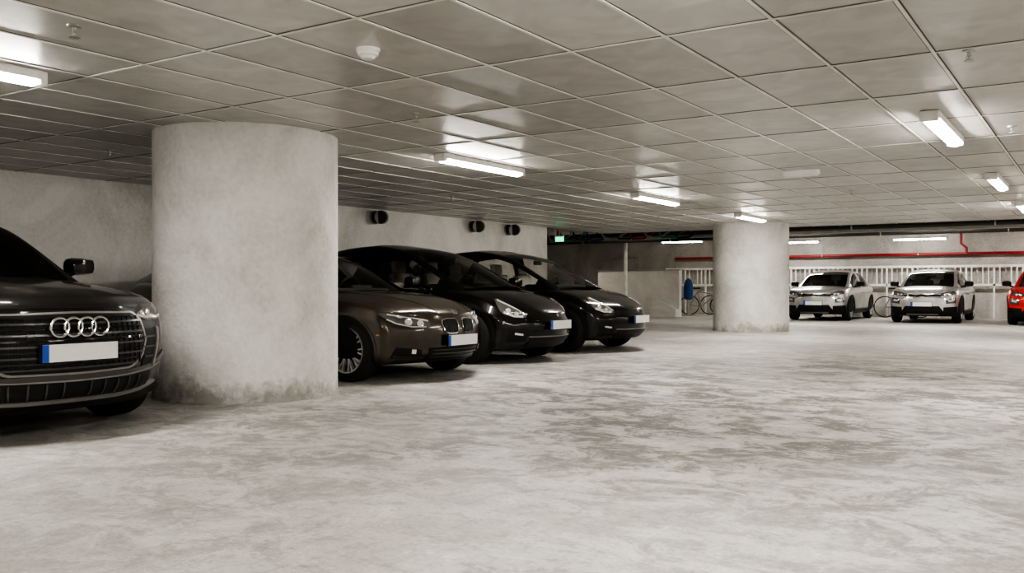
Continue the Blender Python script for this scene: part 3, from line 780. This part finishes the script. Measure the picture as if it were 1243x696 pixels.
# exit sign, hung at the end of the left wall
g = G(); g.box((-11.0, 18.9, 2.14), (.22, .04, .11), M['green'], None, .005); g.box((-11.0, 18.9, 2.21), (.24, .06, .03), M['white'])
g.tube([(-11.0, 18.9, 2.2), (-11.0, 18.9, H)], .008, M['steel'], 6)
g.obj('exit_sign')
pipe('downpipe', [(-13.2, 27.0, 0), (-13.2, 27.0, 2.75)], .06, M['white'])
g = G(); g.box((-15.5, YB-.04, 1.05), (1.1, .08, 2.1), M['steel'], None, .01); g.box((-15.5, YB-.08, 1.05), (.95, .04, 1.98), M['bwall']); g.tube([(-15.1, YB-.1, 1.05), (-15.1, YB-.16, 1.05), (-15.22, YB-.16, 1.05)], .012, M['steel'], 8)
g.obj('door_1')
# concrete ramp wall
g = G(); g.box((-13.2, 28.0, .76), (3.0, .2, 1.52), M['wall'])
vs = [(-12.6, 27.6, 0), (-11.7, 27.6, 0), (-11.7, 27.9, 0), (-12.6, 27.9, 0), (-12.6, 27.6, .75), (-11.7, 27.6, .25), (-11.7, 27.9, .25), (-12.6, 27.9, .75)]
g.add(vs, [(0, 1, 2, 3), (4, 5, 6, 7), (0, 1, 5, 4), (1, 2, 6, 5), (2, 3, 7, 6), (3, 0, 4, 7)], M['wall'])
g.box((-13.2, 28.0, 1.545), (3.06, .26, .05), M['steel'])
g.obj('concrete_ramp_wall')
# rack railing along the back wall
g = G(); yy = YB-.18
for z in (1.64, 1.05): g.box((-4.2, yy, z), (19.0, .05, .07), M['white'])
x = -13.7
while x < 5.3:
    g.box((x, yy, .81), (.05, .05, 1.62), M['white'])
    for k in range(1, 5): g.box((x+.155*k, yy, 1.335), (.035, .03, .57), M['white'] if k != 2 else M['steel'])
    x += .775
g.obj('guard_railing')

# bicycle
def bicycle(x, y, rz, mt):
    g = G(); r = .33
    for cx in (-.52, .52):
        pts = [Vector((cx+r*math.cos(k*math.pi/16), 0, r+r*math.sin(k*math.pi/16))) for k in range(32)]
        g.tube([p+Vector((0, 0, .018)) for p in pts], .018, M['rubber'], 6, True)
        for k in range(8):
            a_ = k*math.pi/8; d_ = Vector((math.cos(a_), 0, math.sin(a_)))*r; c_ = Vector((cx, 0, r+.018)); g.tube([c_-d_, c_+d_], .002, M['steel'], 4)
    P = dict(r=(-.52, 0, .35), b=(-.1, 0, .3), s=(-.25, 0, .82), h=(.33, 0, .85), f=(.52, 0, .35), t=(.35, 0, .72))
    for q1, q2 in (('r', 'b'), ('b', 's'), ('s', 'r'), ('b', 't'), ('s', 't'), ('t', 'f'), ('h', 't')): g.tube([P[q1], P[q2]], .017, mt, 8)
    g.tube([(.33, 0, .85), (.34, 0, .98)], .014, mt, 8); g.tube([(.30, -.28, 1.0), (.36, -.1, .98), (.36, .1, .98), (.30, .28, 1.0)], .013, M['black'], 8)
    g.tube([P['s'], (-.27, 0, .92)], .013, M['steel'], 8); g.box((-.28, 0, .94), (.26, .13, .05), M['black'], None, .02)
    g.tube([(-.1, -.03, .3), (.0, -.08, .18)], .01, M['steel'], 6); g.tube([(-.1, .03, .3), (-.2, .08, .42)], .01, M['steel'], 6)
    o = g.obj('bicycle', None, True); o.location = (x, y, 0); o.rotation_euler = (0, 0, rz)
bicycle(-11.75, 30.3, .5, M['grey']); bicycle(-11.2, 30.8, .2, M['red']); bicycle(-5.4, 31.0, 0.1, M['grey'])
g = G(); g.tube([(0, 0, 0), (0, 0, 1.25)], .02, M['steel'], 8)
g.lathe([(.10, .55), (.15, .6), (.16, .8), (.15, 1.05), (.11, 1.2), (.03, 1.28), (.001, 1.28)], M['bluec'], 20)
g.lathe([(.22, 0), (.22, .03), (.02, .05)], M['steel'], 20)
o = g.obj('blue_covered_stand', None, True); o.location = (-11.95, 29.3, 0)

# ------------------------------------------------------------------ world + camera
w = bpy.data.worlds.new('World'); S.world = w; w.use_nodes = True
w.node_tree.nodes['Background'].inputs[0].default_value = (.5, .5, .5, 1); w.node_tree.nodes['Background'].inputs[1].default_value = .2
cam = bpy.data.cameras.new('Camera'); co = bpy.data.objects.new('Camera', cam); COL.objects.link(co)
cam.sensor_width = 36; cam.lens = 36*1100/1243; cam.clip_start = .05
co.location = (0, 0, 1.0); co.rotation_euler = (math.pi/2, 0, math.radians(33.2))
S.camera = co
